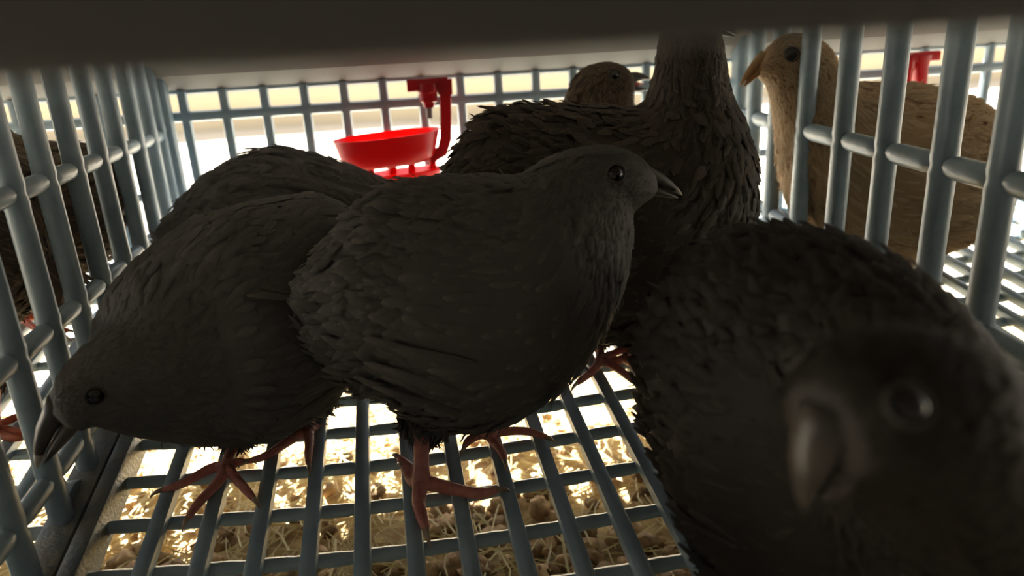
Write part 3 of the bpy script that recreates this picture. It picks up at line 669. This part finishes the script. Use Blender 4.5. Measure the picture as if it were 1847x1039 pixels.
# F, G: in the left pen
Fq, oF = quail('brown streaked quail in the left pen, farther one, its body behind the bars',
  [(230,318,228,372,.398,.008),(202,277,196,445,.396,.023),(140,263,140,485,.388,.034),(75,259,80,500,.386,.036),(20,245,30,500,.384,.033),(-20,212,-18,470,.382,.027),(-50,180,-50,400,.380,.021),(-80,150,-70,310,.378,.0155),(-112,140,-100,240,.376,.0125),(-145,170,-140,210,.374,.006)],
  FBROWN, BROWNBODY, lift=.14, tail=False, seed=61, eye=(-110,175), count=2600, beak=((-143,168),(-180,205),(-140,212),(-176,208),.374,.372,.004))
f = on_floor(100,604,.006); leg(Fq, oF, at(90,480,.395), at(95,545,.395), f, toes(((85,602),(60,608),(35,612)),((105,600),(118,596),(124,596)),((90,610),(80,618),(70,622))), toes(((108,604),(116,606)))[0], .0026, LEGO)
f = on_floor(40,572,.006); leg(Fq, oF, at(50,480,.40), at(45,535,.405), f, toes(((60,572),(90,566),(110,566)),((50,582),(60,590),(68,596)),((45,566),(58,560),(70,556))), toes(((34,575),(28,578)))[0], .0026, LEGO)
Gq, oG = quail('dark streaked quail in the left pen at the left edge, nearer than the other one',
  [(76,445,72,488,.300,.006),(52,355,42,555,.300,.022),(5,290,-5,600,.300,.033),(-60,262,-70,620,.300,.038),(-130,255,-140,610,.300,.036),(-190,240,-200,540,.300,.028),(-230,190,-245,430,.300,.020),(-265,160,-270,320,.300,.015),(-300,165,-305,270,.300,.012),(-335,200,-335,240,.300,.006)],
  FBROWN, BROWNBODY, lift=.2, seed=71, eye=(-300,200), count=2600, beak=((-332,198),(-375,235),(-330,242),(-370,240),.300,.300,.004))
f = on_floor(-10,778,.006); leg(Gq, oG, at(-10,600,.305), at(-12,680,.305), f, toes(((15,776),(40,780),(60,772)),((5,785),(25,790),(42,790)),((0,768),(30,752),(70,745))), toes(((-20,780),(-28,782)))[0], .0026, LEGO)
f = on_floor(-70,760,.006); leg(Gq, oG, at(-70,600,.300), at(-72,670,.300), f, toes(((-50,758),(-20,760)),((-60,765),(-40,780)),((-60,752),(-45,740))), toes(((-80,762),(-88,764)))[0], .0026, LEGO)

# H: tan one in the right pen
H, oH = quail('tan buff quail standing in the right pen behind the wide bars',
  [(1800,245,1800,300,.362,.010),(1770,192,1780,388,.363,.026),(1710,164,1730,428,.365,.036),(1640,153,1650,455,.367,.040),(1580,151,1560,457,.369,.040),(1540,150,1490,438,.370,.037),(1518,140,1442,392,.371,.032),(1508,124,1416,318,.372,.026),(1498,104,1406,240,.373,.0205),
   (1486,82,1396,186,.374,.0160),(1455,63,1386,156,.375,.0135),(1415,63,1373,141,.376,.0115),(1386,82,1365,126,.377,.007)],
  FTAN, TANBODY, lift=.17, lf=.009, seed=81, eye=(1428,98), eyer=.0034, beak=((1372,98),(1334,156),(1368,135),(1340,158),.377,.378,.0042), beakmat=BEAKO, count=4600, wisps=600, tail_len=.012)
f = on_floor(1618,505,.006); leg(H, oH, at(1640,420,.372), at(1636,462,.374), f, toes(((1600,512),(1570,520),(1550,526)),((1600,520),(1585,535),(1572,545)),((1628,512),(1640,520),(1648,528))), toes(((1628,500),(1638,496)))[0], .0028, LEGO)
f = on_floor(1540,470,.006); leg(H, oH, at(1560,420,.385), at(1552,448,.388), f, toes(((1525,474),(1500,480),(1485,484)),((1530,480),(1520,490),(1512,498)),((1550,478),(1560,486),(1566,490))), toes(((1548,466),(1556,462)))[0], .0028, LEGO)

# I: close to the lens, front right
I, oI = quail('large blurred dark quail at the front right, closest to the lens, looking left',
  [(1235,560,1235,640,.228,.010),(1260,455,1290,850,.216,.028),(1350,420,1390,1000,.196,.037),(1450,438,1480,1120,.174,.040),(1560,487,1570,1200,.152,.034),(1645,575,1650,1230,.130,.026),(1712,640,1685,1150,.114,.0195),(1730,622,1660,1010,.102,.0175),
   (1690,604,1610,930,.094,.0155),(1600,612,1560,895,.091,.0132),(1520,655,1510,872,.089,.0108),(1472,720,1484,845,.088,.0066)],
  FSHADED, DARKBODY, lift=.14, lf=.0092, seed=91, eye=(1638,732), eyer=.0030, beak=((1470,735),(1450,922),(1530,868),(1482,905),.0875,.085,.0045), ruffle=([0,.05,.25,.4,1],[1.5,2.6,2.0,1,1]), count=5200, wisps=600, fl=.6)
for k, (x, y) in enumerate(((.105,.150),(.135,.165))):
    f = np.array((x,y,floor_z(x,y)+.006)); leg(I, oI, f+(0,.004,.05), f+(.002,.006,.024), f, [[f+np.array(q) for q in p] for p in (((0,-.01,-.002),(0,-.02,-.003)),((.008,-.008,-.002),(.014,-.017,-.003)),((-.008,-.008,-.002),(-.014,-.017,-.003)))], [f+np.array((0,.006,-.002)), f+np.array((0,.011,-.003))], .0026)
